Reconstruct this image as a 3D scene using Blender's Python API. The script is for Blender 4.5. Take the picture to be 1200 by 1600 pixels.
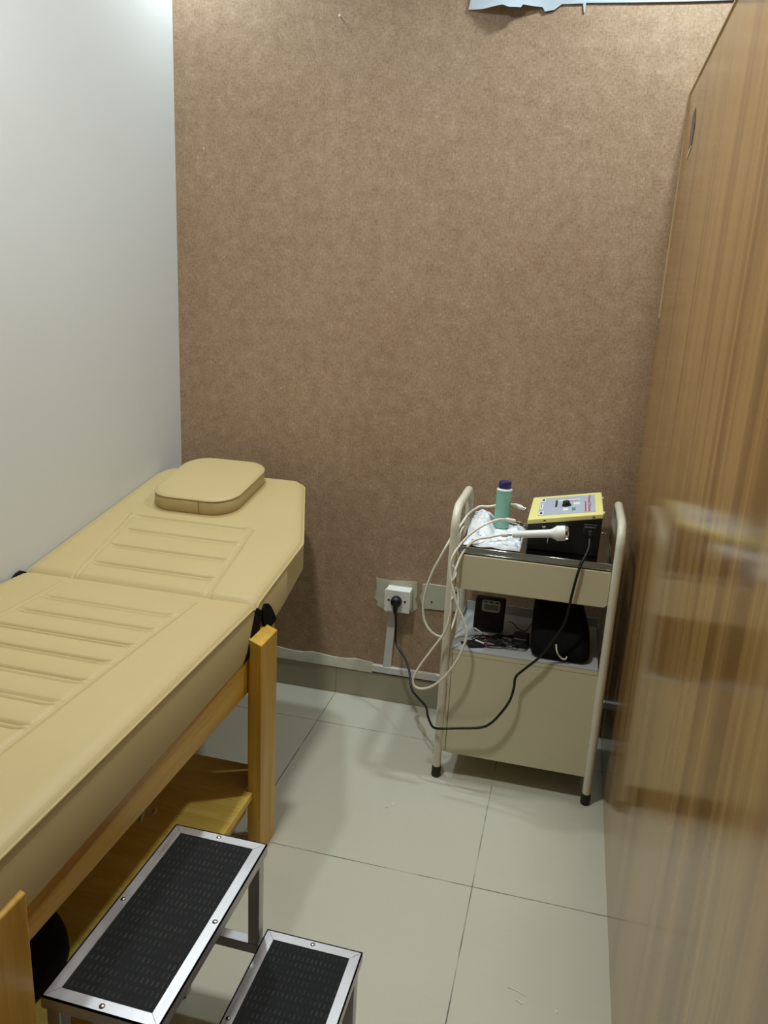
import bpy, bmesh, math, random
from mathutils import Vector, Matrix, noise
random.seed(7)
for o in list(bpy.data.objects): bpy.data.objects.remove(o)
S = bpy.context.scene
COL = S.collection
# ------------------------------------------------------------------ camera
def camera():
    f, yaw, pit, rol = 1203.96, -0.2323, 0.2686, 0.0516
    cy, sy, cp, sp = math.cos(yaw), math.sin(yaw), math.cos(pit), math.sin(pit)
    F = Vector((sy*cp, cy*cp, -sp)); R = Vector((cy, -sy, 0)); U = R.cross(F)
    cr, sr = math.cos(rol), math.sin(rol)
    R2 = cr*R + sr*U; U2 = -sr*R + cr*U
    cd = bpy.data.cameras.new('camera'); c = bpy.data.objects.new('camera', cd); COL.objects.link(c)
    m = Matrix((R2, U2, -F)).transposed().to_4x4(); m.translation = Vector((1.2972, -2.3878, 1.3572))
    c.matrix_world = m
    cd.sensor_fit = 'VERTICAL'; cd.sensor_height = 36; cd.lens = 36*f/1600
    cd.clip_start = .02
    S.camera = c
camera()
# ------------------------------------------------------------------ light
S.view_settings.view_transform = 'Standard'; S.view_settings.look = 'None'
S.view_settings.gamma = 1; S.view_settings.use_curve_mapping = False
S.view_settings.exposure = 0.15
W = bpy.data.worlds.new('room_ambient'); S.world = W; W.use_nodes = True
W.node_tree.nodes['Background'].inputs[0].default_value = (.96, 1.0, .94, 1)
W.node_tree.nodes['Background'].inputs[1].default_value = .02
def lamp(name, loc, power, size, col, spread=180):
    l = bpy.data.lights.new(name, 'AREA'); l.shape = 'DISK'; l.size = size; l.energy = power; l.color = col
    o = bpy.data.objects.new(name, l); l.spread = math.radians(spread); o.location = loc; COL.objects.link(o)
lamp('downlight_left', (.10, -.07, 2.62), 11.5, .09, (.76, .92, 1.0), 175)
lamp('downlight_right', (1.54, -.36, 2.62), 13.5, .12, (.80, .94, 1.0), 170)
lamp('bed_light', (.64, -1.25, 2.64), 15.2, .16, (.95, 1.0, .99), 150)
# ------------------------------------------------------------------ materials
def lin(h):
    h = h.lstrip('#'); v = [int(h[i:i+2], 16)/255 for i in (0, 2, 4)]
    return tuple((c/12.92 if c <= .04045 else ((c+.055)/1.055)**2.4) for c in v)+(1,)
class NT:
    def __init__(s, name, rough=.5, col='#808080', metal=0, spec=.5, coat=0, trans=0):
        s.m = bpy.data.materials.new(name); s.m.use_nodes = True; s.t = s.m.node_tree
        s.b = s.t.nodes['Principled BSDF']; i = s.b.inputs
        i['Base Color'].default_value = lin(col); i['Roughness'].default_value = rough; i['Metallic'].default_value = metal
        i['Specular IOR Level'].default_value = spec; i['Coat Weight'].default_value = coat
        i['Transmission Weight'].default_value = trans
        s.tc = None
    def n(s, typ, **k):
        nd = s.t.nodes.new(typ)
        for a, v in k.items(): setattr(nd, a, v)
        return nd
    def l(s, a, b): s.t.links.new(a, b)
    def co(s, scale=(1, 1, 1)):
        if not s.tc: s.tc = s.n('ShaderNodeNewGeometry').outputs['Position']
        mp = s.n('ShaderNodeMapping'); mp.inputs['Scale'].default_value = scale; s.l(s.tc, mp.inputs[0]); return mp.outputs[0]
    def noise(s, scale, detail=4, map=(1, 1, 1), rough=.5, dist=0):
        nd = s.n('ShaderNodeTexNoise'); nd.inputs['Scale'].default_value = scale; nd.inputs['Detail'].default_value = detail
        nd.inputs['Roughness'].default_value = rough; nd.inputs['Distortion'].default_value = dist
        s.l(s.co(map), nd.inputs['Vector']); return nd.outputs['Fac']
    def ramp(s, fac, stops):
        r = s.n('ShaderNodeValToRGB'); e = r.color_ramp.elements
        while len(e) < len(stops): e.new(.5)
        for k, (p, c) in zip(e, stops): k.position = p; k.color = lin(c)
        s.l(fac, r.inputs[0]); return r.outputs[0]
    def val(s, fac, a, b, lo=0, hi=1):
        r = s.n('ShaderNodeMapRange'); r.inputs[1].default_value = lo; r.inputs[2].default_value = hi
        r.inputs[3].default_value = a; r.inputs[4].default_value = b; s.l(fac, r.inputs[0]); return r.outputs[0]
    def mix(s, fac, a, b, mode='MIX'):
        m = s.n('ShaderNodeMix', data_type='RGBA', blend_type=mode)
        for v, i in ((fac, 0), (a, 6), (b, 7)):
            if isinstance(v, (int, float)): m.inputs[i].default_value = v
            elif isinstance(v, str): m.inputs[i].default_value = lin(v)
            else: s.l(v, m.inputs[i])
        return m.outputs[2]
    def math(s, op, a, b=0.0):
        m = s.n('ShaderNodeMath', operation=op)
        for v, i in ((a, 0), (b, 1)):
            if isinstance(v, (int, float)): m.inputs[i].default_value = v
            else: s.l(v, m.inputs[i])
        return m.outputs[0]
    def bump(s, h, strength=.2, dist=.002):
        b = s.n('ShaderNodeBump'); b.inputs['Strength'].default_value = strength; b.inputs['Distance'].default_value = dist
        s.l(h, b.inputs['Height']); s.l(b.outputs[0], s.b.inputs['Normal'])
    def color(s, c): s.l(c, s.b.inputs['Base Color'])
def simple(name, col, rough=.5, var=.06, scale=30, **k):
    m = NT(name, rough, col, **k); nz = m.noise(scale, 3)
    c = lin(col); mm = m.n('ShaderNodeMix', data_type='RGBA')
    mm.inputs[6].default_value = tuple(x*(1-var) for x in c[:3])+(1,); mm.inputs[7].default_value = tuple(min(1, x*(1+var)) for x in c[:3])+(1,)
    m.l(nz, mm.inputs[0]); m.color(mm.outputs[2]); m.l(m.val(nz, rough*.9, rough*1.1), m.b.inputs['Roughness']); return m.m
def wallpaper():
    m = NT('brown_wallpaper', .5, spec=.45)
    a = m.noise(210, 3, (1, 1, .5), .6); b = m.noise(210, 3, (.4, 1, 1.3), .6); c = m.noise(28, 4); d = m.noise(5, 3)
    s = m.math('ADD', m.math('MULTIPLY', a, .38), m.math('MULTIPLY', b, .30))
    s = m.math('ADD', s, m.math('MULTIPLY', c, .22)); s = m.math('ADD', s, m.math('MULTIPLY', d, .10))
    col = m.ramp(s, [(.36, '#85694f'), (.47, '#9d8165'), (.55, '#ab9076'), (.66, '#c0a98d')])
    # faint hung seam between two wallpaper drops and a few paint specks
    sx = m.n('ShaderNodeSeparateXYZ'); m.l(m.co(), sx.inputs[0])
    seam = m.math('LESS_THAN', m.math('ABSOLUTE', m.math('SUBTRACT', sx.outputs[0], .53)), .0011)
    col = m.mix(m.math('MULTIPLY', seam, .22), col, '#b9a58f')
    v = m.n('ShaderNodeTexVoronoi'); v.inputs['Scale'].default_value = 9; m.l(m.co((1, 1, 1)), v.inputs['Vector'])
    sp = m.math('MULTIPLY', m.math('LESS_THAN', v.outputs['Distance'], .022), m.math('GREATER_THAN', m.n_sep(v), .72))
    col = m.mix(m.math('MULTIPLY', sp, .8), col, '#e6dccd')
    m.color(col); m.bump(s, .35, .0015); return m.m
def _sep(s, v):
    q = s.n('ShaderNodeSeparateColor'); s.l(v.outputs['Color'], q.inputs[0]); return q.outputs[0]
NT.n_sep = _sep
def tiles():
    m = NT('floor_tile', .09, spec=.5)
    sx = m.n('ShaderNodeSeparateXYZ'); m.l(m.co(), sx.inputs[0])
    def line(o, off):
        f = m.math('FRACT', m.math('DIVIDE', m.math('ADD', m.math('SUBTRACT', o, off), 60.0), .6))
        return m.math('LESS_THAN', m.math('MINIMUM', f, m.math('SUBTRACT', 1.0, f)), .0021)
    g = m.math('MAXIMUM', line(sx.outputs[0], .591), line(sx.outputs[1], -.2099))
    n1 = m.noise(2.2, 4); n2 = m.noise(60, 2)
    base = m.mix(n1, '#bbb7a4', '#c6c2b0'); base = m.mix(m.val(n2, 0, .06), base, '#8f8a78')
    wear = m.val(m.noise(9, 2), .25, .95, .35, .6)
    m.color(m.mix(m.math('MULTIPLY', g, wear), base, '#3c382f'))
    m.l(m.math('ADD', m.math('MULTIPLY', g, .5), m.val(n1, .07, .12)), m.b.inputs['Roughness'])
    m.bump(m.math('SUBTRACT', 1.0, g), .3, .0008); return m.m
def laminate():
    m = NT('oak_laminate', .16, spec=.6, coat=0)
    a = m.noise(1, 4, (1, 13, .45), .5, .5); b = m.noise(1, 4, (1, 42, .7), .6, .3); c = m.noise(1, 5, (1, 17, .9), .65, 1.2); d = m.noise(1, 3, (1, 5, .25), .5, .3)
    col = m.ramp(a, [(.34, '#7a5727'), (.45, '#946f3d'), (.56, '#a9854f'), (.66, '#8d6835')])
    col = m.mix(m.val(d, 0, .45, .45, .65), col, '#a07a49')
    col = m.mix(m.val(b, 0, .28, .54, .74), col, '#b39a70')
    col = m.mix(m.val(c, 0, .6, .58, .74), col, '#63411c')
    m.color(col); m.l(m.val(a, .12, .17), m.b.inputs['Roughness']); return m.m
def pine(name, mp, c=('#bb8c2f', '#cda142', '#d9b154')):
    m = NT(name, .38, spec=.4)
    a = m.noise(1, 4, mp, .55, .6); b = m.noise(1, 4, tuple(x*5 for x in mp), .5)
    col = m.ramp(a, [(.3, c[0]), (.5, c[1]), (.7, c[2])])
    m.color(m.mix(m.val(b, 0, .3, .5, .75), col, '#8d6424')); m.bump(b, .06, .0008); return m.m
def vinyl():
    m = NT('tan_vinyl', .48, spec=.35)
    v = m.n('ShaderNodeTexVoronoi'); v.inputs['Scale'].default_value = 420; m.l(m.co(), v.inputs['Vector'])
    n1 = m.noise(4, 3)
    m.color(m.mix(n1, '#b09c6c', '#b7a273')); m.bump(v.outputs['Distance'], .10, .0006); return m.m
def rubber():
    m = NT('ribbed_black_rubber', .7, spec=.22)
    sx = m.n('ShaderNodeSeparateXYZ'); m.l(m.co(), sx.inputs[0])
    fx = m.math('FRACT', m.math('DIVIDE', m.math('ADD', sx.outputs[0], 9), .0085))
    fy = m.math('FRACT', m.math('DIVIDE', m.math('ADD', sx.outputs[1], 9), .0165))
    d = m.math('MULTIPLY', m.math('LESS_THAN', m.math('ABSOLUTE', m.math('SUBTRACT', fx, .5)), .16), m.math('LESS_THAN', m.math('ABSOLUTE', m.math('SUBTRACT', fy, .5)), .27))
    nz = m.noise(40, 3)
    m.color(m.mix(m.math('MULTIPLY', d, m.val(nz, 0, .75, .35, .7)), '#111211', '#3d3c39')); m.bump(d, .5, .001); return m.m
def brushed():
    m = NT('brushed_aluminium', .3, '#c9c6c8', metal=1)
    a = m.noise(1, 3, (90, 8, 90)); b = m.noise(22, 3)
    m.color(m.mix(b, '#b0acad', '#c8c5c7')); m.l(m.val(m.math('ADD', a, b), .36, .5, .6, 1.4), m.b.inputs['Roughness']); m.bump(b, .05, .001); return m.m
def plastic_bag():
    m = NT('crinkled_white_plastic', .25, '#eef0f2', spec=.6)
    n1 = m.noise(55, 2); n2 = m.noise(140, 2)
    p = m.math('MULTIPLY', m.val(n1, 0, 1, .60, .66), m.val(n2, 0, 1, .5, .56))
    m.color(m.mix(p, '#eceef1', '#3f6fb0')); m.b.inputs['Subsurface Weight'].default_value = .0; m.bump(n2, .3, .002); return m.m
def plaster(name, c0, c1):
    m = NT(name, .8, spec=.2); a = m.noise(30, 5); m.color(m.mix(a, c0, c1)); m.bump(a, .5, .003); return m.m
M = dict(
    paper=wallpaper(), tile=tiles(), lam=laminate(), vinyl=vinyl(), rub=rubber(), alu=brushed(), bag=plastic_bag(),
    pine_v=pine('pine_upright', (22, 22, 1.6)), pine_h=pine('pine_rail', (22, 1.6, 22)), ply=pine('pine_shelf', (3, 26, 26), ('#cfa74a', '#dbb856', '#e3c268')),
    white=simple('white_emulsion', '#d4d5d3', .6, .012, 6), ceil=simple('ceiling_white', '#e4e2da', .8, .02, 3),
    skirt=simple('taupe_skirting_tile', '#a29b84', .16, .05, 8), edge=simple('pale_edge_band', '#cfb98c', .4, .06, 20),
    cream=simple('cream_enamel', '#d0c8a8', .33, .02, 8), ivory=simple('ivory_enamel', '#d6cfba', .28, .02, 10), shelf=simple('grey_white_enamel', '#b4b6b4', .35, .03, 10),
    steel=simple('polished_steel', '#b8b6b2', .12, .05, 14, metal=1), chrome=simple('chrome', '#d8d8d8', .12, .03, 30, metal=1),
    black=simple('black_plastic', '#0c0c0c', .45, .15, 40), blackmat=simple('black_fabric', '#060608', .85, .2, 90, spec=.2), foot=simple('black_rubber_ferrule', '#1c1b1a', .6, .1, 60),
    yellow=simple('yellow_lid', '#e6da8c', .4, .02, 20), panel=simple('grey_panel', '#a9afbc', .45, .03, 40), red=simple('red_ink', '#b3243a', .5, .05, 60), green=simple('green_ink', '#3f8a55', .5, .05, 60), dark=simple('dark_ink', '#2c2c30', .5, .05, 60),
    wplast=simple('white_plastic', '#e8e6df', .35, .02, 20), cable=simple('ivory_cable', '#e6dfce', .4, .03, 60), duct=simple('white_duct', '#cfd0ca', .45, .03, 20),
    gel=None, cap=simple('navy_cap', '#26235c', .4, .05, 40),
    patch=plaster('scraped_plaster', '#a9a48e', '#c9c5b0'), torn=plaster('torn_white_paper', '#aab4bd', '#c3ccd4'), plate=simple('aged_cream_plate', '#b9b8a4', .5, .06, 40),
    lcd=simple('lcd', '#6d7268', .3, .05, 60), grey=simple('grey_bezel', '#a4a6a6', .4, .03, 60), thread=simple('off_white_thread', '#b3a88f', .8, .1, 90), redw=simple('red_lead', '#a02a30', .5, .05, 60))
def gel():
    m = NT('green_gel', .3, '#9ccbb4', spec=.5); a = m.noise(25, 2); m.color(m.mix(a, '#79ab95', '#8bb8a4'))
    m.b.inputs['Subsurface Weight'].default_value = .35; m.b.inputs['Subsurface Radius'].default_value = (.01, .02, .015); return m.m
M['gel'] = gel()
# ------------------------------------------------------------------ builders
class MB:
    def __init__(s): s.v = []; s.f = []
    def add(s, vs, fs):
        k = len(s.v); s.v += [Vector(v) for v in vs]; s.f += [[i+k for i in f] for f in fs]; return s
    def box(s, x0, x1, y0, y1, z0, z1):
        return s.add([(x0, y0, z0), (x1, y0, z0), (x1, y1, z0), (x0, y1, z0), (x0, y0, z1), (x1, y0, z1), (x1, y1, z1), (x0, y1, z1)],
                     [(0, 3, 2, 1), (4, 5, 6, 7), (0, 1, 5, 4), (1, 2, 6, 5), (2, 3, 7, 6), (3, 0, 4, 7)])
    def prism(s, pts, d):
        n = len(pts); d = Vector(d); p = [Vector(q) for q in pts]
        return s.add(p+[q+d for q in p], [list(range(n))[::-1], list(range(n, 2*n))]+[(i, (i+1) % n, n+(i+1) % n, n+i) for i in range(n)])
    def tube(s, pts, r, n=10, closed=False, cap=True):
        P = [Vector(p) for p in pts]; m = len(P); rr = r if isinstance(r, (list, tuple)) else [r]*m
        vs = []; up = None
        for i in range(m):
            a = P[(i-1) % m] if closed or i > 0 else P[i]; b = P[(i+1) % m] if closed or i < m-1 else P[i]
            t = (b-a).normalized()
            if up is None: up = t.orthogonal().normalized()
            u = (up-t*up.dot(t)); u = u.normalized() if u.length > 1e-6 else t.orthogonal().normalized(); w = t.cross(u); up = u
            vs += [P[i]+(u*math.cos(2*math.pi*j/n)+w*math.sin(2*math.pi*j/n))*rr[i] for j in range(n)]
        fs = []
        for i in range(m if closed else m-1):
            k = (i+1) % m
            fs += [(i*n+j, i*n+(j+1) % n, k*n+(j+1) % n, k*n+j) for j in range(n)]
        if cap and not closed: fs += [list(range(n))[::-1], [(m-1)*n+j for j in range(n)]]
        return s.add(vs, fs)
    def lathe(s, base, axis, prof, n=24):     # prof = [(distance along the axis, radius)]
        b = Vector(base); a = Vector(axis).normalized()
        u = a.orthogonal().normalized(); w = a.cross(u); vs = []; m = len(prof)
        for h, r in prof: vs += [b+a*h+(u*math.cos(2*math.pi*j/n)+w*math.sin(2*math.pi*j/n))*r for j in range(n)]
        fs = [(i*n+j, i*n+(j+1) % n, (i+1)*n+(j+1) % n, (i+1)*n+j) for i in range(m-1) for j in range(n)]
        fs += [list(range(n))[::-1], [(m-1)*n+j for j in range(n)]]
        return s.add(vs, fs)
    def build(s, name, mat, parent=None, bevel=0, smooth=True, seg=2, sub=0):
        lo = Vector([min(v[i] for v in s.v) for i in range(3)]); hi = Vector([max(v[i] for v in s.v) for i in range(3)])
        c = (lo+hi)/2; c.z = lo.z
        me = bpy.data.meshes.new(name); me.from_pydata([v-c for v in s.v], [], s.f); me.validate(); me.update()
        bm = bmesh.new(); bm.from_mesh(me); bmesh.ops.recalc_face_normals(bm, faces=bm.faces); bm.to_mesh(me); bm.free()
        if mat: me.materials.append(mat)
        o = bpy.data.objects.new(name, me); COL.objects.link(o); o.location = c
        if parent:
            o.parent = parent; o.location = c-WL[parent.name]
        WL[o.name] = c
        if bevel:
            b = o.modifiers.new('bevel', 'BEVEL'); b.width = bevel; b.segments = seg; b.limit_method = 'ANGLE'; b.angle_limit = .6
        if sub: q = o.modifiers.new('sub', 'SUBSURF'); q.levels = sub; q.render_levels = sub
        if smooth:
            for p in me.polygons: p.use_smooth = True
            if not sub: me.set_sharp_from_angle(angle=.7)
        return o
WL = {}
def thing(name, label, cat, loc, group=None):
    o = bpy.data.objects.new(name, None); COL.objects.link(o); o.location = loc; o.empty_display_size = .05
    WL[o.name] = Vector(loc); return tag(o, label, cat, group)
def tag(o, label, cat, group=None):
    o['label'] = label; o['category'] = cat
    if group: o['group'] = group
    return o
def struct(o): o['kind'] = 'structure'; return o
def box(*a): return MB().box(*a)
def spline(pts, k=6):
    P = [Vector(p) for p in pts]; P = [2*P[0]-P[1]]+P+[2*P[-1]-P[-2]]; out = []
    for i in range(1, len(P)-2):
        a, b, c, d = P[i-1:i+3]
        for j in range(k):
            t = j/k; out.append(.5*((2*b)+(c-a)*t+(2*a-5*b+4*c-d)*t*t+(3*b-a-3*c+d)*t**3))
    return out+[P[-2]]
def rrect(x0, x1, y0, y1, r, n=6):
    out = []
    for cx, cy, a0 in ((x1-r, y1-r, 0), (x0+r, y1-r, 90), (x0+r, y0+r, 180), (x1-r, y0+r, 270)):
        out += [(cx+r*math.cos(math.radians(a0+90*i/n)), cy+r*math.sin(math.radians(a0+90*i/n))) for i in range(n+1)]
    return out
# ------------------------------------------------------------------ room
W_ = 1.5074; ZP = 1.9204
struct(box(-.1, 3.3, -4.2, .1, -.06, 0).build('floor', M['tile'], smooth=False))
struct(box(-.1, 3.3, -4.2, .1, 2.75, 2.8).build('ceiling', M['ceil'], smooth=False))
struct(box(-.1, 0, -4.2, .1, 0, 2.75).build('wall_left', M['white'], smooth=False))
struct(box(0, 3.3, 0, .1, 0, 2.75).build('wall_back', M['paper'], smooth=False))
right = struct(box(W_, W_+.04, -2.9, -.0005, 0, ZP).build('wall_right', M['lam'], smooth=False))
t = MB().prism([(W_-.0022, -.009, 1.345), (W_-.0022, -.009, ZP), (W_-.0022, -.001, ZP), (W_-.0022, -.001, 1.345)], (.0021, 0, 0))
t.build('edge_strip', M['edge'], right, smooth=False)
box(W_-.003, W_+.043, -2.9, -.0005, ZP, ZP+.004).build('top_edge_strip', M['edge'], right, smooth=False)
g = MB().prism([(W_-.0012, y, z) for y, z in ((-.196, 1.846), (-.155, 1.832), (-.170, 1.765), (-.168, 1.750), (-.222, 1.757), (-.232, 1.80))], (.001, 0, 0))
g.build('chipped_slot', simple('chipped_board', '#6f5c50', .8, .25, 120), right, smooth=False)
g = MB().prism([(W_-.0014, -.222, 1.757), (W_-.0014, -.168, 1.750), (W_-.0014, -.150, 1.735), (W_-.0014, -.225, 1.752)], (.001, 0, 0))
g.build('chip_edge', M['edge'], right, smooth=False)
bb = struct(box(0, W_-.0005, -.009, -.0002, 0, .1008).build('baseboard_back', M['skirt'], bevel=.0015))
for x in (.591, 1.191): box(x-.0008, x+.0008, -.0093, -.0089, .001, .1).build('tile_joint', simple('grout', '#6d6655', .8), bb, smooth=False)
# scraped plaster strip over the skirting and the torn white paper at the top of the wall
b = []; n = 22; tp = []
for i in range(n+1):
    x = .02+(.722-.02)*i/n; b.append((x, -.0125, .1012)); tp.append((x, -.004, .136+.0035*noise.noise((x*25, 0, 3))+.003*math.sin(x*40)))
m = MB(); vs = b+[(x, -.0105, .113) for x, _, _ in b]+tp+[(x, -.0003, z+.001) for x, y, z in tp]
m.add(vs, [(r*(n+1)+i, r*(n+1)+i+1, (r+1)*(n+1)+i+1, (r+1)*(n+1)+i) for r in range(3) for i in range(n)])
struct(m.build('trim_1', M['patch']))
TP = [(.898, 2.136), (.939, 2.133), (.995, 2.136), (1.014, 2.129), (1.044, 2.13), (1.048, 2.138), (1.1, 2.135), (1.107, 2.125), (1.132, 2.129), (1.15, 2.142), (1.186, 2.142), (1.205, 2.142), (1.209, 2.121), (1.212, 2.121), (1.213, 2.143), (1.35, 2.14), (1.478, 2.138), (2.2, 2.138)]
def curl(x, z): return .003+.034*math.exp(-((x-1.005)/.065)**2)*max(0, min(1, (2.24-z)/.11))**1.6
rows = 9; vs = []; fs = []; XS = []
for i in range(len(TP)-1):
    k = max(1, int((TP[i+1][0]-TP[i][0])/.012)) if TP[i][0] < 1.2 else 1
    XS += [(TP[i][0]+(TP[i+1][0]-TP[i][0])*j/k, TP[i][1]+(TP[i+1][1]-TP[i][1])*j/k) for j in range(k)]
XS.append(TP[-1]); nx = len(XS)
for side in (0, 1):
    for r in range(rows+1):
        for x, z in XS:
            zz = z+(2.36-z)*(r/rows)**1.5; xx = x+(.025*(r/rows) if x < 1 else 0)*(1-x)*9
            vs.append((xx, -curl(x, zz)+.0012*side-.0012+.0015*noise.noise((xx*30, zz*30, 1)), zz))
h = nx*(rows+1)
for side in (0, 1):
    fs += [(side*h+r*nx+i, side*h+r*nx+i+1, side*h+(r+1)*nx+i+1, side*h+(r+1)*nx+i) for r in range(rows) for i in range(nx-1)]
fs += [(i, i+1, h+i+1, h+i) for i in range(nx-1)]
struct(MB().add(vs, fs).build('trim_2', M['torn']))
P1 = [(.718, .449), (.76, .446), (.80, .450), (.859, .454), (.861, .406), (.857, .39), (.866, .361), (.851, .343), (.80, .336), (.76, .329), (.745, .341), (.722, .350), (.727, .363), (.714, .378), (.721, .41)]
struct(MB().prism([(x, -.0002, z) for x, z in P1], (0, -.0018, 0)).build('trim_3', M['patch'], smooth=False))
P2 = [(.878, .450), (.90, .454), (.952, .453), (1.022, .453), (1.02, .40), (1.012, .362), (.99, .368), (.948, .366), (.885, .363), (.876, .385), (.871, .405), (.879, .42)]
pl = thing('blanking_plate', 'aged cream blank wall plate partly hidden behind the trolley leg', 'wall plate', (.95, 0, .363))
MB().prism([(x, -.0002, z) for x, z in P2], (0, -.0045, 0)).build('cover', M['plate'], pl, bevel=.001)
for x, z in ((.913, .391), (.992, .437)):
    MB().lathe((x, -.0046, z), (0, -1, 0), [(0, .0035), (.0008, .0035), (.0012, .002)], 12).build('screw', M['dark'], pl)
# socket box
sk = thing('wall_socket', 'white surface-mounted socket box with a black plug in it', 'socket', (.804, -.002, .357))
box(.763, .846, -.047, -.0022, .358, .432).build('back_box', M['wplast'], sk, bevel=.003)
box(.761, .848, -.052, -.0471, .356, .434).build('face_plate', M['wplast'], sk, bevel=.002)
for x in (.776, .831): MB().lathe((x, -.0521, .397), (0, -1, 0), [(0, .004), (.0006, .004)], 14).build('screw_hole', M['dark'], sk)
d = tag(MB().prism([(.770, -.0003, .3555), (.796, -.0003, .3555), (.787, -.0003, .1325), (.759, -.0003, .1325)], (0, -.012, 0)).build('cable_duct', M['duct'], bevel=.001), 'vertical white plastic cable duct dropping below the socket', 'cable duct', 'white cable ducts on the back wall')
d = tag(box(.722, W_-.0008, -.0165, -.0003, .1085, .132).build('cable_duct', M['duct'], bevel=.001), 'horizontal white plastic cable duct along the skirting top', 'cable duct', 'white cable ducts on the back wall')
# nail
nl = thing('wall_nail', 'bare steel nail sticking out high on the brown wall', 'nail', (.541, 0, 2.113))
MB().tube([(.541, -.0002, 2.117), (.541, -.046, 2.119)], .0016, 8).build('shank', M['steel'], nl)
MB().lathe((.541, -.0461, 2.119), (0, -1, .04), [(0, .0034), (.0015, .0034)], 10).build('head', M['wplast'], nl)
# ------------------------------------------------------------------ treatment bed
bed = thing('treatment_bed', 'tan padded treatment bed on a pine frame along the white wall', 'treatment bed', (.33, -1.0, 0))
def sm(a, b, t): t = max(0, min(1, (t-a)/(b-a))); return t*t*(3-2*t)
def colgrid(nmid, nedge):
    us = [];
    def seg(a, b, n, e=False): us.extend([a+(b-a)*i/n for i in range(n)])
    seg(0, .06, 5); seg(.06, .9, nedge); seg(.9, 1.1, 16); seg(1.1, 1.9, nmid); seg(1.9, 2.1, 16); seg(2.1, 2.94, nedge); seg(2.94, 3, 5); us.append(3.0)
    return us
def pad(name, Y0, Y1, xl, xr, pL, pR, ztop, cross, band, thick, n, parent, side_in=0.0):
    # u: 0 left edge .. 1 left quilt line .. 2 right quilt line .. 3 right edge
    us = colgrid(14, 8); ny = n; vs = []; nu = len(us)
    for j in range(ny+1):
        y = Y0+(Y1-Y0)*j/ny
        for u in us:
            X = [xl(y), pL(y), pR(y), xr(y)]; k = min(2, int(u)); x = X[k]+(X[k+1]-X[k])*(u-k)
            dx = min(x-X[0], X[3]-x); dy = min(y-min(Y0, Y1), max(Y0, Y1)-y); h = 0
            e = .022
            for dd in (dx, dy):
                if dd < e: h -= .010*(1-dd/e)**2.2
            inside = 1.0 if band[0] < y < band[1] else 0.0
            if inside:
                for q in (X[1], X[2]):
                    for s_ in (-.006, .006):
                        h -= .0036*math.exp(-((x-q-s_)/.0026)**2)
            if X[1]+.008 < x < X[2]-.008:
                fade = sm(.008, .03, min(x-X[1], X[2]-x))
                for c in cross:
                    for s_ in (-.0065, .0065): h -= .0048*math.exp(-((y-c-s_)/.0028)**2)*(.5+.5*fade)
                    h -= .0040*math.exp(-((y-c)/.020)**2)*fade
            vs.append((x, y, ztop(y)+h))
    fs = [(j*nu+i, j*nu+i+1, (j+1)*nu+i+1, (j+1)*nu+i) for j in range(ny) for i in range(nu-1)]
    ring = [i for i in range(nu)]+[j*nu+nu-1 for j in range(1, ny+1)]+[ny*nu+i for i in range(nu-2, -1, -1)]+[j*nu for j in range(ny-1, 0, -1)]
    k0 = len(vs); R = len(ring); cx = sum(vs[r][0] for r in ring)/R
    for lev in (.0, .06, .95, 1.0):
        for r in ring:
            x, y, z = vs[r]; o = (.003 if 0 < lev < 1 else 0) - (.006 if lev == 1.0 else 0)
            vs.append((x+(o if x > cx else -o*.3), y, z-(.002 if lev == 0 else lev*thick(y))))
    fs += [(ring[i], ring[(i+1) % R], k0+(i+1) % R, k0+i) for i in range(R)]
    for l in range(3): fs += [(k0+l*R+i, k0+l*R+(i+1) % R, k0+(l+1)*R+(i+1) % R, k0+(l+1)*R+i) for i in range(R)]
    fs.append([k0+3*R+i for i in range(R)])
    o = MB().add(vs, fs).build(name, M['vinyl'], parent)
    pts = []; last = None
    for r in ring:
        p = Vector(vs[r])
        if last is None or (p-last).length > .008: pts.append(p+Vector((.0015 if p.x > cx else -.0005, 0, -.0005))); last = p
    MB().tube(pts, .0026, 8, closed=True).build('piping', M['vinyl'], o)
    return o
YJ = -.822
pad('seat_pad', -1.98, YJ-.003, lambda y: .010, lambda y: .630+.0295*(YJ-y), lambda y: .146, lambda y: .500+.003*sm(-1.2, -1.5, y), lambda y: .660,
    [-.955-.0805*i for i in range(12)], (-1.92, -.866), lambda y: .113, 390, bed)
def hxr(y):
    if y < -.504: return .630
    if y < -.172: return .630-.117*(y+.504)/.332
    t = min(1, (y+.172)/.057); return .513-.052*(1-math.sqrt(max(0, 1-t*t)))-.012*t
def hxl(y):
    t = max(0, min(1, (y+.19)/.075)); return .006+.055*(1-math.sqrt(max(0, 1-t*t)))
pad('backrest_pad', YJ+.001, -.115, hxl, hxr, lambda y: .147-.138*(y-YJ)*1.0, lambda y: .506-.105*(y-YJ)-.02*sm(-.3, -.1, y), lambda y: .660+.184*(y-YJ),
    [-.745, -.652, -.561, -.478], (-.83, -.468), lambda y: .100-.030*sm(-.7, -.45, y), 240, bed)
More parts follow.
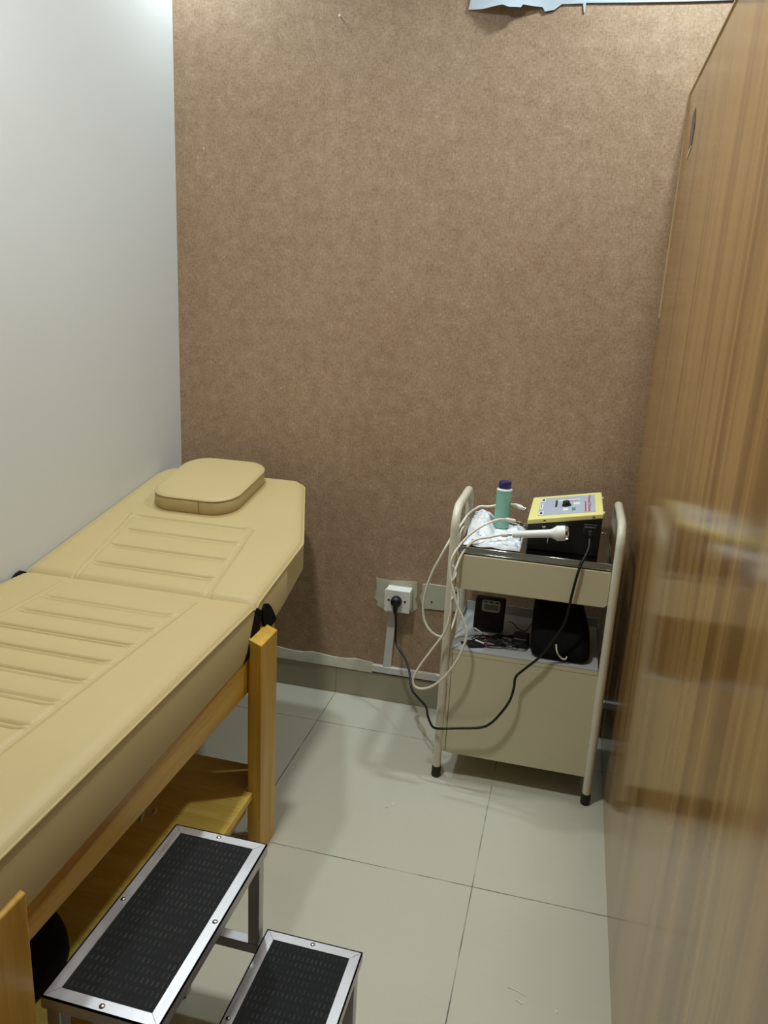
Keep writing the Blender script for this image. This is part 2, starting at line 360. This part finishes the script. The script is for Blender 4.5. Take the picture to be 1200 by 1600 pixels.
# frame
for y0, y1 in ((-.871, -.773), (-1.768, -1.668)):
    m = MB().prism([(.632, y0, 0), (.632, y1, 0), (.632, y1, .590), (.632, y0, .590)], (.034, 0, 0))
    m.v[6].z = m.v[7].z = .576; m.build('leg', M['pine_v'], bed, bevel=.002)
    box(.016, .05, y0, y1, 0, .53).build('leg', M['pine_v'], bed, bevel=.002)
box(.595, .630, -.772, -.700, .19, .575).build('head_post', M['pine_v'], bed, bevel=.002)
box(.598, .631, -1.95, -.7725, .448, .541).build('side_rail', M['pine_h'], bed, bevel=.003)
box(.02, .053, -1.95, -.7725, .448, .541).build('side_rail', M['pine_h'], bed, bevel=.003)
box(.055, .597, -.80, -.7725, .46, .541).build('cross_rail', M['pine_h'], bed, bevel=.002)
box(.055, .597, -1.95, -1.92, .46, .541).build('cross_rail', M['pine_h'], bed, bevel=.002)
m = MB().prism([(.052, -.765, .166), (.628, -.765, .166), (.628, -.8715, .166), (.646, -.8715, .166), (.646, -1.667, .166), (.628, -1.667, .166), (.628, -1.76, .166), (.052, -1.76, .166)], (0, 0, .018))
m.build('lower_shelf', M['ply'], bed, bevel=.0015)
box(.612, .630, -1.66, -.872, .125, .1655).build('shelf_apron', M['pine_h'], bed, bevel=.001)
# black hinge flaps at the joint
F1 = [(-.829, .650), (-.800, .632), (-.822, .547), (-.905, .541), (-.880, .56)]
MB().prism([(.6345, y, z) for y, z in F1], (.0025, 0, 0)).build('hinge_flap', M['blackmat'], bed)
F2 = [(-.800, .615), (-.796, .634), (-.783, .643), (-.765, .637), (-.748, .622), (-.728, .598), (-.712, .575), (-.745, .57), (-.781, .561), (-.789, .585)]
MB().prism([(.634, y, z) for y, z in F2], (.006, 0, 0)).build('hinge_flap', M['blackmat'], bed)
MB().prism([(.0015, -.870, .640), (.0015, -.866, .650), (.0015, -.852, .657), (.0015, -.835, .659), (.0015, -.825, .652), (.0015, -.83, .640)], (.012, 0, 0)).build('hinge_flap', M['blackmat'], bed)
MB().tube(spline([(.55, -1.19, .447), (.553, -1.192, .40), (.548, -1.19, .35), (.535, -1.186, .305)]), .004, 8).tube(spline([(.547, -1.19, .35), (.565, -1.192, .335), (.575, -1.19, .345)]), .003, 8).tube(spline([(.546, -1.19, .345), (.52, -1.185, .30), (.50, -1.183, .285)]), .003, 8).build('tie_string', M['thread'], bed)
# pillow
pw = thing('pillow', 'small square tan pillow at the head of the treatment bed', 'pillow', (.253, -.262, .765))
def slab(x0, x1, y0, y1, r, zf, th, puff):
    bot = rrect(x0, x1, y0, y1, r, 8); n = len(bot); vs = []; fs = []
    cx, cy = (x0+x1)/2, (y0+y1)/2
    rings = [(0.985, 0), (1, .004), (1.004, th*.5), (1, th-.003), (.985, th), (.93, th+puff*.45), (.8, th+puff*.75), (.5, th+puff*.95), (.2, th+puff)]
    for s, h in rings: vs += [(cx+(x-cx)*s, cy+(y-cy)*s, zf(cy+(y-cy)*s)+h) for x, y in bot]
    for k in range(len(rings)-1): fs += [(k*n+i, k*n+(i+1) % n, (k+1)*n+(i+1) % n, (k+1)*n+i) for i in range(n)]
    fs += [list(range(n))[::-1], [(len(rings)-1)*n+i for i in range(n)]]
    return MB().add(vs, fs), [Vector((cx+(x-cx)*1.001, cy+(y-cy)*1.001, zf(y)+th-.0015)) for x, y in bot]
zf = lambda y: .6605+.184*(y-YJ)
mb, rim = slab(.114, .384, -.430, -.124, .075, zf, .043, .005)
cu = mb.build('cushion', M['vinyl'], pw)
MB().tube(rim, .0022, 8, closed=True).build('piping', M['vinyl'], pw)
MB().tube([(.285, -.4318, zf(-.430)+.004), (.285, -.4318, zf(-.430)+.041)], .0009, 6).build('side_seam', simple('seam', '#7d6a3c', .7), pw)
# black bag under the bed
bg = thing('bag', 'black fabric bag lying on the shelf under the treatment bed', 'bag', (.45, -1.50, .184))
vs = []; fs = []; nn = 20
prof = [(0.0, .8), (.004, .93), (.03, 1.0), (.075, .96), (.11, .84), (.125, .55), (.128, .2)]
for h, s in prof:
    for j in range(nn):
        a = 2*math.pi*j/nn; q = 1+.06*math.sin(3*a+1)+.03*math.sin(5*a)
        cx = abs(math.cos(a))**.6*(1 if math.cos(a) >= 0 else -1); sy_ = abs(math.sin(a))**.6*(1 if math.sin(a) >= 0 else -1)
        vs.append((.45+.092*s*q*cx, -1.49+.10*s*q*sy_, .1845+h))
for k in range(len(prof)-1): fs += [(k*nn+j, k*nn+(j+1) % nn, (k+1)*nn+(j+1) % nn, (k+1)*nn+j) for j in range(nn)]
fs += [list(range(nn))[::-1], [(len(prof)-1)*nn+j for j in range(nn)]]
MB().add(vs, fs).build('body', M['blackmat'], bg, sub=1)
MB().tube(spline([(.39, -1.45, .295), (.40, -1.46, .33), (.45, -1.49, .335), (.50, -1.52, .32), (.51, -1.53, .29)]), .006, 8).build('strap', M['blackmat'], bg)
# ------------------------------------------------------------------ step stool
st = thing('step_stool', 'two-tread step stool with black rubber mats and aluminium edges', 'step stool', (.845, -1.45, 0))
X0, X1, X2, YB, YF, H1, H2 = .657, .842, 1.033, -1.258, -1.648, .38, .19
def tread(x0, x1, h):
    w, dr = .020, .021
    mat = box(x0+w-.002, x1-w+.002, YF+w-.002, YB-w+.002, h-.012, h-.0012).build('rubber_mat', M['rub'], st)
    def strip(a, b, c, d, out):
        m = MB().prism([Vector(q) for q in (a, b, c, d)], (0, 0, -.0025))
        o = Vector(out); A, B = Vector(a), Vector(b)
        m.prism([A, B, B-o*.0025, A-o*.0025], (0, 0, -dr)); return m
    e = .0004
    L = [((x0, YF, h), (x0, YB, h), (x0+w, YB-w, h), (x0+w, YF+w, h), (-1, 0, 0)), ((x1, YB, h), (x1, YF, h), (x1-w, YF+w, h), (x1-w, YB-w, h), (1, 0, 0)),
         ((x0, YB, h), (x1, YB, h), (x1-w, YB-w, h), (x0+w, YB-w, h), (0, 1, 0)), ((x1, YF, h), (x0, YF, h), (x0+w, YF+w, h), (x1-w, YF+w, h), (0, -1, 0))]
    for a, b, c, d, o in L:
        A, B, C_, D = [Vector(q) for q in (a, b, c, d)]; tdir = (B-A).normalized()
        s = strip(A+tdir*e, B-tdir*e, C_-tdir*e, D+tdir*e, o).build('edge_trim', M['alu'], st)
        mid = (A+B+C_+D)/4
        MB().lathe(mid-Vector((0, 0, .0005)), (0, 0, 1), [(0, .0048), (.001, .0045), (.0022, .003), (.0027, .001)], 12).build('screw', M['chrome'], s)
tread(X0, X1, H1); tread(X1+.002, X2, H2)
tb = .022
def post(x, y, z0, z1):
    return box(x, x+tb, y, y+tb, z0, z1)
for y in (YF+.004, YB-.004-tb):
    post(X0+.005, y, 0.0, H1-.013).build('leg', M['alu'], st, bevel=.0015)
    post(X1-.005-tb, y, H2-.016-.001, H1-.013).build('leg', M['alu'], st, bevel=.0015)
    post(X2-.006-tb, y, 0.0, H2-.013).build('leg', M['alu'], st, bevel=.0015)
    box(X0+.0275, X2-.0285, y, y+tb, H2-.039, H2-.0172).build('cross_rail', M['alu'], st, bevel=.0012)
for x in (X0+.005,):
    box(x, x+tb, YF+.0265, YB-.0265, H2-.039, H2-.0172).build('side_rail', M['alu'], st, bevel=.0012)
# ------------------------------------------------------------------ trolley
tr = thing('instrument_trolley', 'cream metal trolley with steel tray, drawer and lower cabinet', 'trolley', (1.24, -.24, 0))
YFt, YBt = -.387, -.095; r_ = .0118
for x, dx in ((1.024, 1), (1.457, -1)):
    zt = .822; b_ = .058
    pts = [(x, YFt, .030), (x, YFt, .3), (x, YFt, zt-b_)]
    pts += [(x, YFt+b_*(1-math.cos(a)), zt-b_+b_*math.sin(a)) for a in [math.pi/2*i/8 for i in range(1, 9)]]
    pts += [(x, YBt-b_+b_*math.sin(a), zt-b_+b_*math.cos(a)) for a in [math.pi/2*i/8 for i in range(0, 9)]]
    pts += [(x, YBt, .3), (x, YBt, .030)]
    fr = MB().tube(pts, r_, 16).build('side_frame', M['ivory'], tr)
    for y in (YFt, YBt):
        MB().lathe((x, y, 0), (0, 0, 1), [(0, .0125), (.003, .0142), (.030, .0135), (.034, .0128)], 18).build('rubber_foot', M['foot'], tr)
XL, XR = 1.037, 1.444
m = MB()
m.box(XL, XR, YFt, -.082, .7015, .7045)
for a in ((XL, XL+.004, YFt, -.082), (XR-.004, XR, YFt, -.082), (XL+.004, XR-.004, YFt, YFt+.004), (XL+.004, XR-.004, -.086, -.082)): m.box(*a, .7045, .720)
m.build('steel_tray', M['steel'], tr, bevel=.0012)
box(XL+.0042, XR-.0042, YFt+.0042, -.0862, .7046, .7185).build('tray_top', simple('tray_steel', '#8f8d8a', .14, .1, 9, metal=1), tr)
# drawer with rounded lower corners
q = [(XL-.001, .6975), (XL-.001, .605), (XL+.007, .597), (XR-.007, .597), (XR+.001, .605), (XR+.001, .6975)]
dr = MB().prism([(x, YFt-.001, z) for x, z in q], (0, .012, 0)).build('drawer', M['cream'], tr, bevel=.002)
box(XL+.004, XR-.004, YFt+.0112, -.086, .602, .6975).build('drawer_box', M['cream'], dr, bevel=.001)
# shelf with low lips
m = MB(); m.box(XL, XR, YFt, -.082, .4105, .4165); box(XL, XR, YFt-.001, YFt+.0025, .400, .4103).build('shelf_lip', M['cream'], tr)
m.box(XL, XR, -.0845, -.082, .4166, .446); m.box(XL, XL+.002, -.15, -.0846, .4166, .432)
m.build('shelf', M['shelf'], tr, bevel=.0008)
cb = box(XL+.002, XR-.001, YFt+.006, -.084, .084, .4095).build('cabinet', M['cream'], tr, bevel=.0015)
box(XL+.009, XR+.002, YFt-.0005, YFt+.0055, .083, .3995).build('front_panel', M['cream'], cb, bevel=.0015)
box(XL, XL+.0075, YFt+.0005, YFt+.0055, .084, .3995).build('corner_strip', M['cream'], cb, bevel=.0008)
for x in (1.024, 1.457):
    for z in (.15, .36, .655):
        for y in (YFt, YBt):
            xa, xb = (x, XL+.004) if x < 1.2 else (XR-.003, x)
            MB().tube([(xa, y+.012, z), (xb, y+.012, z)], .003, 8).build('bolt', M['chrome'], tr)
# ------------------------------------------------------------------ ultrasound unit
us_ = thing('therapy_unit', 'black therapy unit with a sloping yellow lid on the trolley tray', 'therapy machine', (1.312, -.21, .7186))
ZL = lambda x: .803+.195*(x-1.212)
xa, xb, ya, yb = 1.213, 1.409, -.336, -.078
m = MB().prism([(xa+.004, ya+.002, .7188), (xb-.002, ya+.002, .7188), (xb-.001, ya+.002, ZL(xb)-.0155), (xa+.001, ya+.002, ZL(xa)-.0155)], (0, yb-ya-.004, 0))
cs = m.build('case', M['black'], us_, bevel=.003)
m = MB().prism([(xa, ya, ZL(xa)-.0153), (xb, ya, ZL(xb)-.0153), (xb, ya, ZL(xb)), (xa, ya, ZL(xa))], (0, yb-ya, 0))
lid = m.build('lid', M['yellow'], us_, bevel=.0035, seg=3)
def pp(a, b, h=0.0):
    x = xa+(xb-xa)*a; return Vector((x-.19*h, ya+(yb-ya)*b, ZL(x)+h))
def patch(name, a0, a1, b0, b1, h, mat, parent, th=.0006):
    return MB().prism([pp(a0, b0, h), pp(a1, b0, h), pp(a1, b1, h), pp(a0, b1, h)], (-.19*th, 0, th)).build(name, mat, parent, smooth=False)
fp = patch('control_panel', .125, .895, .10, .885, .0002, M['panel'], lid)
h1 = .0009
for n_, a0, a1, b0, b1, mt in (('jack_label', .13, .20, .72, .86, 'wplast'), ('jack_label', .13, .20, .12, .26, 'wplast'), ('printed_label', .135, .175, .38, .62, 'wplast'),
    ('diagram_bar', .37, .69, .69, .735, 'wplast'), ('diagram_box', .60, .69, .48, .57, 'wplast'), ('dial_mark', .46, .53, .24, .36, 'wplast'),
    ('green_mark', .58, .63, .22, .34, 'green'), ('red_mark', .55, .66, .665, .685, 'red'), ('subtitle_line', .757, .772, .14, .60, 'red'), ('scale_text', .345, .375, .42, .74, 'dark')):
    patch(n_, a0, a1, b0, b1, h1, M[mt], fp, .0003)
for b0 in (.755, .155): patch('jack_hole', .15, .185, b0, b0+.07, .0015, M['black'], fp, .0004)
patch('label_text', .148, .158, .41, .59, .0014, M['dark'], fp, .0002)
MB().lathe(pp(.505, .45, .0008), (-.19, 0, 1), [(0, .013), (.004, .013), (.0045, .0105), (.013, .0095), (.0145, .008)], 20).build('knob', M['black'], fp)
def lettering(txt, size, origin, xdir, ydir, mat, parent, name, width):
    c = bpy.data.curves.new('tmp', 'FONT'); c.body = txt; c.size = size; c.extrude = .00015; o = bpy.data.objects.new('tmp', c)
    COL.objects.link(o); bpy.context.view_layer.update()
    me = bpy.data.meshes.new_from_object(o.evaluated_get(bpy.context.evaluated_depsgraph_get()))
    vs = [v.co.copy() for v in me.vertices]; fs = [list(p.vertices) for p in me.polygons]
    bpy.data.objects.remove(o); bpy.data.curves.remove(c); bpy.data.meshes.remove(me)
    sx = width/max(v.x for v in vs); xd, yd = Vector(xdir).normalized(), Vector(ydir).normalized(); nd = xd.cross(yd)
    MB().add([Vector(origin)+xd*v.x*sx+yd*v.y+nd*(v.z+.0003) for v in vs], fs).build(name, mat, parent, smooth=False)
lettering('Personal Ultrason', .0125, pp(.80, .855, .0009), (0, -1, 0), (1, 0, .195), M['red'], fp, 'title_lettering', (yb-ya)*.73)
for x in (1.258, 1.385): MB().lathe((x, ya+.0003, ZL(x)-.0095), (0, -1, 0), [(0, .0042), (.0015, .004), (.0022, .002)], 14).build('screw', M['chrome'], lid)
for y in (-.30, -.13): MB().lathe((xb-.0005, y, ZL(xb)-.008), (1, 0, .1), [(0, .0045), (.004, .004), (.005, .002)], 12).build('side_screw', M['wplast'], lid)
MB().lathe((1.258, ya+.0022, .787), (0, -1, 0), [(0, .0048), (.002, .0045), (.003, .002)], 14).build('case_screw', M['chrome'], cs)
box(1.362, 1.396, ya-.002, ya+.0025, .783, .808).build('power_inlet', M['dark'], us_, bevel=.001)
for y in (-.285, -.125):
    MB().lathe((xa+.0025, y, .772), (-1, 0, .02), [(0, .0065), (.003, .0065), (.0035, .0045), (.014, .0045)], 16).build('output_socket', M['chrome'], us_)
for x in (1.20, 1.272):
    MB().tube(spline([(x, ya+.004, .766), (x, ya-.018, .752), (x, ya-.034, .750), (x, ya-.041, .762)]), .0016, 8).build('probe_hook', M['chrome'], us_)
# ultrasound probe with its cord
A = [(1.156, -.362, .758), (1.118, -.366, .749), (1.077, -.372, .735), (1.050, -.390, .700), (1.038, -.412, .659), (1.033, -.414, .621), (1.034, -.416, .566), (1.032, -.418, .519), (1.020, -.420, .471), (.991, -.424, .420), (.959, -.428, .363), (.944, -.432, .322), (.955, -.434, .301), (.988, -.434, .305), (1.026, -.434, .338), (1.062, -.434, .397), (1.079, -.430, .446), (1.084, -.426, .484), (1.072, -.424, .522), (1.052, -.424, .561), (1.040, -.424, .596), (1.029, -.420, .629), (1.023, -.416, .663), (1.029, -.410, .700), (1.054, -.385, .741), (1.089, -.365, .773), (1.129, -.33, .789), (1.155, -.305, .787)]
pr = thing('ultrasound_probe', 'white ultrasound probe with metal face resting against the therapy unit', 'probe', (1.25, -.362, .757))
a0 = Vector((1.178, -.362, .7625)); ax = Vector((1.327, -.362, .785))-a0
MB().lathe(a0, ax, [(0, .008), (.002, .0095), (.1, .0115), (.104, .0125), (.114, .0175), (.118, .0205), (.137, .0205), (.140, .019)], 26).build('handle', M['wplast'], pr)
e0 = a0+ax.normalized()*.1402
MB().lathe(e0, ax, [(0, .0195), (.006, .0195), (.0085, .017), (.0088, .004)], 26).build('metal_face', M['chrome'], pr)
MB().lathe(a0-ax.normalized()*.0125, ax, [(0, .0045), (.0122, .0045)], 14).build('ferrule', M['chrome'], pr)
MB().lathe(a0-ax.normalized()*.031, ax, [(0, .0048), (.006, .0066), (.018, .0068)], 14).build('cord_grip', M['cable'], pr)
MB().tube(spline([tuple(a0-ax.normalized()*.030)]+A[1:]), .0034, 10).build('cord', M['cable'], pr)
cd_ = Vector((1.192, -.288, .776))-Vector((1.155, -.305, .787))
MB().lathe((1.153, -.306, .788), cd_, [(0, .004), (.004, .0055), (.026, .0068), (.027, .0062)], 14).build('plug_boot', M['cable'], pr)
MB().lathe(Vector((1.153, -.306, .788))+cd_.normalized()*.0273, cd_, [(0, .0055), (.012, .0055), (.0125, .0068), (.0165, .0068)], 14).build('plug', M['chrome'], pr)
MB().tube(spline([(1.0345+.006*math.sin(i*1.3), -.416-.005*math.cos(i*1.3), .575+.012*i) for i in range(9)]), .0025, 8).build('tie', M['wplast'], pr)
# rear lead
B = [(1.163, -.120, .784), (1.134, -.110, .782), (1.086, -.100, .766), (1.055, -.110, .764), (1.030, -.150, .748), (1.017, -.220, .730), (1.008, -.300, .722), (1.000, -.340, .705), (.985, -.350, .670), (.964, -.350, .619), (.949, -.350, .559), (.945, -.350, .509), (.953, -.350, .467), (.976, -.350, .438), (1.004, -.345, .427), (1.023, -.330, .438), (1.031, -.300, .461), (1.036, -.285, .498), (1.034, -.27, .53), (1.027, -.26, .57), (1.022, -.25, .63), (1.020, -.24, .70), (1.024, -.232, .722), (1.030, -.228, .730)]
ld = thing('probe_lead', 'white lead from the rear socket of the therapy unit, looping beside trolley', 'lead', (1.0, -.3, .427))
MB().tube(spline(B), .0036, 10).build('cord', M['cable'], ld)
cd_ = Vector((1.2, -.123, .774))-Vector((1.163, -.12, .784))
MB().lathe((1.158, -.1195, .785), cd_, [(0, .0042), (.004, .006), (.026, .0074), (.027, .0066)], 14).build('plug_boot', M['cable'], ld)
MB().lathe(Vector((1.158, -.1195, .785))+cd_.normalized()*.0273, cd_, [(0, .0055), (.0105, .0055)], 14).build('plug', M['chrome'], ld)
# power cord
P = [(1.380, -.356, .775), (1.379, -.375, .749), (1.362, -.398, .702), (1.352, -.400, .637), (1.346, -.402, .576), (1.338, -.404, .537), (1.315, -.408, .490), (1.287, -.410, .441), (1.250, -.412, .399), (1.228, -.414, .371), (1.226, -.416, .338), (1.218, -.418, .298), (1.197, -.420, .256), (1.173, -.420, .221), (1.144, -.420, .201), (1.073, -.420, .185), (1.034, -.418, .175), (1.009, -.405, .167), (.991, -.370, .164), (.979, -.340, .166), (.965, -.300, .170), (.931, -.250, .167), (.900, -.200, .167), (.878, -.150, .207), (.853, -.120, .234), (.826, -.095, .251), (.814, -.082, .271), (.810, -.074, .323), (.805, -.072, .370)]
pc = thing('power_cord', 'black power cord hanging from the therapy unit to the wall socket', 'power cord', (1.1, -.3, .16))
MB().tube(spline(P), .0037, 10).build('cable', M['black'], pc)
MB().prism([(1.364, ya-.0025, .784), (1.394, ya-.0025, .784), (1.394, ya-.0025, .805), (1.364, ya-.0025, .805)], (0, -.016, 0)).lathe((1.380, ya-.014, .792), (0, -.75, -1), [(0, .009), (.016, .0045)], 14).build('appliance_plug', M['black'], pc, bevel=.002)
MB().lathe((.803, -.0524, .397), (0, -1, 0), [(0, .0185), (.012, .0185), (.020, .015), (.024, .010)], 24).lathe((.803, -.066, .387), (.03, -.12, -1), [(0, .009), (.014, .0075), (.030, .0045)], 14).build('plug', M['black'], pc)
# bottle
bt = thing('gel_bottle', 'pale green gel bottle with a navy cap on the trolley tray', 'bottle', (1.131, -.163, .7188))
R = .0228
MB().lathe((1.131, -.163, .7236), (0, 0, 1), [(0, R-.003), (.003, R), (.108, R), (.112, R-.001), (.1135, R-.004)], 30).build('body', M['gel'], bt)
MB().lathe((1.131, -.163, .7236+.1128), (0, 0, 1), [(0, R+.0003), (.0035, R), (.005, R-.004), (.007, .015)], 30).build('shoulder_ring', M['wplast'], bt)
MB().lathe((1.131, -.163, .7236+.120), (0, 0, 1), [(0, .0178), (.001, .0185), (.017, .018), (.0195, .0165), (.020, .012)], 30).build('cap', M['cap'], bt)
# crumpled plastic bag on the tray
pb = []; nx, ny = 46, 44; fs = []
for j in range(ny+1):
    for i in range(nx+1):
        u, v = i/nx, j/ny
        x = 1.048+.155*u+.008*noise.noise((v*4, 2, 1)); y = -.372+.30*v*(1-.25*u)+.010*noise.noise((u*5, 7, 2))
        n_ = abs(noise.noise((u*4.3, v*4.3, 4)))*.016+abs(noise.noise((u*9, v*9, 9)))*.008
        hill = .036*(1-sm(1.085, 1.125, x))*sm(-.35, -.22, y)*(1-sm(-.12, -.08, y))*(.85+.15*noise.noise((x*60, y*30, 3)))
        near = math.exp(-(((x-1.131)**2+(y+.163)**2)/.030**2)); flat = 1-sm(.028, .036, math.hypot(x-1.131, y+.163))
        z = .7204+n_*sm(-.372, -.34, y)*sm(0, .12, u)*sm(0, .1, 1-u)+hill; z = z*(1-flat)+.7206*flat
        pb.append((x, y, z))
for j in range(ny): fs += [(j*(nx+1)+i, j*(nx+1)+i+1, (j+1)*(nx+1)+i+1, (j+1)*(nx+1)+i) for i in range(nx)]
pbo = tag(MB().add(pb, fs).build('plastic_bag', M['bag']), 'crumpled white plastic bag with blue print under the gel bottle', 'plastic bag')
so = pbo.modifiers.new('solid', 'SOLIDIFY'); so.thickness = .0007; so.offset = 1
# ------------------------------------------------------------------ shelf contents
tn = thing('stimulator', 'small black stimulator with a grey display propped on the trolley shelf', 'stimulator', (1.128, -.23, .4166))
def ln(x, d, h):      # leaning box: d = depth behind the face, h = height up the face
    return Vector((x, -.250+.022*h/.095+d, .4172+h-.22*d))
def lbox(x0, x1, d0, d1, h0, h1):
    c = [ln(x, d, h) for h in (h0, h1) for x, d in ((x0, d0), (x1, d0), (x1, d1), (x0, d1))]
    return MB().add(c, [(0, 3, 2, 1), (4, 5, 6, 7), (0, 1, 5, 4), (1, 2, 6, 5), (2, 3, 7, 6), (3, 0, 4, 7)])
lbox(1.081, 1.170, 0, .030, .007, .104).build('case', M['black'], tn, bevel=.005)
bz = MB().prism([ln(1.1285+x, -.0002, .079+z) for x, z in rrect(-.027, .027, -.0165, .0165, .008, 5)], (0, -.0015, -.0002)).build('display_bezel', M['grey'], tn)
MB().prism([ln(1.1285+x, -.0019, .0755+z) for x, z in rrect(-.021, .021, -.0075, .0075, .001, 2)], (0, -.0006, 0)).build('display', M['lcd'], bz)
for i in range(3): MB().prism([ln(1.112+.0165*i+x, -.0019, .0905+z) for x, z in rrect(-.0055, .0055, -.002, .002, .0018, 3)], (0, -.0008, 0)).build('button', M['dark'], bz)
MB().lathe(ln(1.128, -.0004, .045), (0, -1, .2), [(0, .008), (.002, .007)], 16).build('dial', M['black'], tn)
po = thing('pouch', 'soft black pouch with a white cord on the trolley shelf', 'pouch', (1.33, -.27, .4166))
lev = [(0, 1.268, 1.412, -.362, -.185, .02), (.006, 1.257, 1.421, -.376, -.175, .03), (.03, 1.254, 1.421, -.378, -.170, .035), (.07, 1.252, 1.408, -.352, -.165, .035), (.11, 1.252, 1.392, -.315, -.160, .03), (.14, 1.256, 1.380, -.285, -.165, .025), (.156, 1.266, 1.370, -.265, -.180, .02), (.160, 1.28, 1.355, -.25, -.20, .015)]
vs = []; fs = []
for h, x0, x1, y0, y1, r in lev:
    ring = rrect(x0, x1, y0, y1, r, 5); n = len(ring)
    vs += [(x+.003*noise.noise((x*20, y*20, h*20)), y+.004*noise.noise((x*18, y*18, 5+h*20)), .4170+h) for x, y in ring]
for k in range(len(lev)-1): fs += [(k*n+i, k*n+(i+1) % n, (k+1)*n+(i+1) % n, (k+1)*n+i) for i in range(n)]
fs += [list(range(n))[::-1], [(len(lev)-1)*n+i for i in range(n)]]
MB().add(vs, fs).build('body', M['blackmat'], po, sub=1)
MB().tube(spline([(1.326, -.377, .470), (1.329, -.383, .455), (1.336, -.385, .442), (1.347, -.385, .433), (1.355, -.384, .433), (1.358, -.382, .440)]), .0021, 8).build('pull_cord', M['wplast'], po)
pk = thing('adapter', 'small flat black adapter at the left front of the trolley shelf', 'adapter', (1.103, -.357, .4166))
c, s = math.cos(.35), math.sin(.35)
MB().prism([(1.103+x*c-y*s, -.350+x*s+y*c, .4167) for x, y in rrect(-.023, .023, -.015, .015, .003, 3)], (0, 0, .012)).build('body', M['black'], pk, bevel=.0015)
MB().tube(spline([(1.083, -.355, .424), (1.07, -.352, .422), (1.062, -.345, .42)]), .003, 8).build('stub', M['black'], pk)
lw = thing('electrode_lead', 'tangle of thin black leads with red and white tips on the shelf', 'lead', (1.18, -.32, .4166))
rnd = random.Random(11)
for k in range(9):
    pts = []; cx, cy = 1.125+.0115*k, -.318+.010*rnd.uniform(-1, 1)
    for i in range(12):
        a = i*.9+k*1.1
        pts.append((min(1.246, cx+(.024+.024*rnd.random())*math.cos(a)), cy+(.020+.018*rnd.random())*math.sin(a), .4190+.0022*k+.005*rnd.random()))
    MB().tube(spline(pts, 5), .0014, 6).build('wire', M['black'], lw)
MB().tube(spline([(1.185, -.24, .46), (1.20, -.235, .452), (1.212, -.225, .435), (1.235, -.22, .428), (1.25, -.20, .445)]), .0014, 6).build('wire', M['black'], lw)
MB().tube(spline([(1.16, -.345, .424), (1.14, -.352, .428), (1.128, -.355, .430)]), .0022, 8).build('red_tip', M['redw'], lw)
MB().tube(spline([(1.128, -.355, .430), (1.112, -.355, .434), (1.102, -.354, .436)]), .0026, 8).build('white_tip', M['wplast'], lw)
MB().tube(spline([(1.082, -.290, .440), (1.092, -.292, .444), (1.108, -.300, .440), (1.116, -.304, .436)]), .0026, 8).build('white_tip', M['wplast'], lw)
MB().tube(spline([(1.116, -.304, .436), (1.13, -.31, .43), (1.15, -.31, .425)]), .0018, 8).build('red_tip', M['redw'], lw)
vs = rrect(1.205, 1.25, -.325, -.268, .008, 4)
bx = tag(MB().prism([(x, y, .4167) for x, y in vs], (0, 0, .030)).build('charger', M['black'], bevel=.004), 'small black charger block beside the pouch on the trolley shelf', 'charger')
# small pale marks on the floor, laid as thin tubes
m = MB().tube([(.923+.012*math.cos(a), -.566+.014*math.sin(a), .0012) for a in [-.6+.16*i for i in range(12)]], .0009, 6)  # open curl modelled in white for a bright arc, probably a light caustic
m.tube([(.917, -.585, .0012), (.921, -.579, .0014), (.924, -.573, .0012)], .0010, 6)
tag(m.build('pale_curl', M['wplast']), 'curled pale mark, probably a light caustic, on the floor left of the trolley', 'scrap')
m = MB().tube(spline([(1.300, -1.072, .0009), (1.318, -1.075, .0009), (1.338, -1.083, .0009)]), .0007, 6)  # short white strokes lying on the tiles
tag(m.build('fleck', M['wplast']), 'thin white streak on the floor near the photo bottom', 'fleck', 'white flecks on the floor tiles')
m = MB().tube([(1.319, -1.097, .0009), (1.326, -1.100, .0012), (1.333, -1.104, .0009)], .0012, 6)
tag(m.build('fleck', M['wplast']), 'short white fleck just in front of the thin white streak on the floor', 'fleck', 'white flecks on the floor tiles')
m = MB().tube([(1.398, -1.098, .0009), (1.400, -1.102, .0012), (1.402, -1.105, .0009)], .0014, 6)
tag(m.build('fleck', M['wplast']), 'small white spot on the floor tile nearest the wood partition', 'fleck', 'white flecks on the floor tiles')
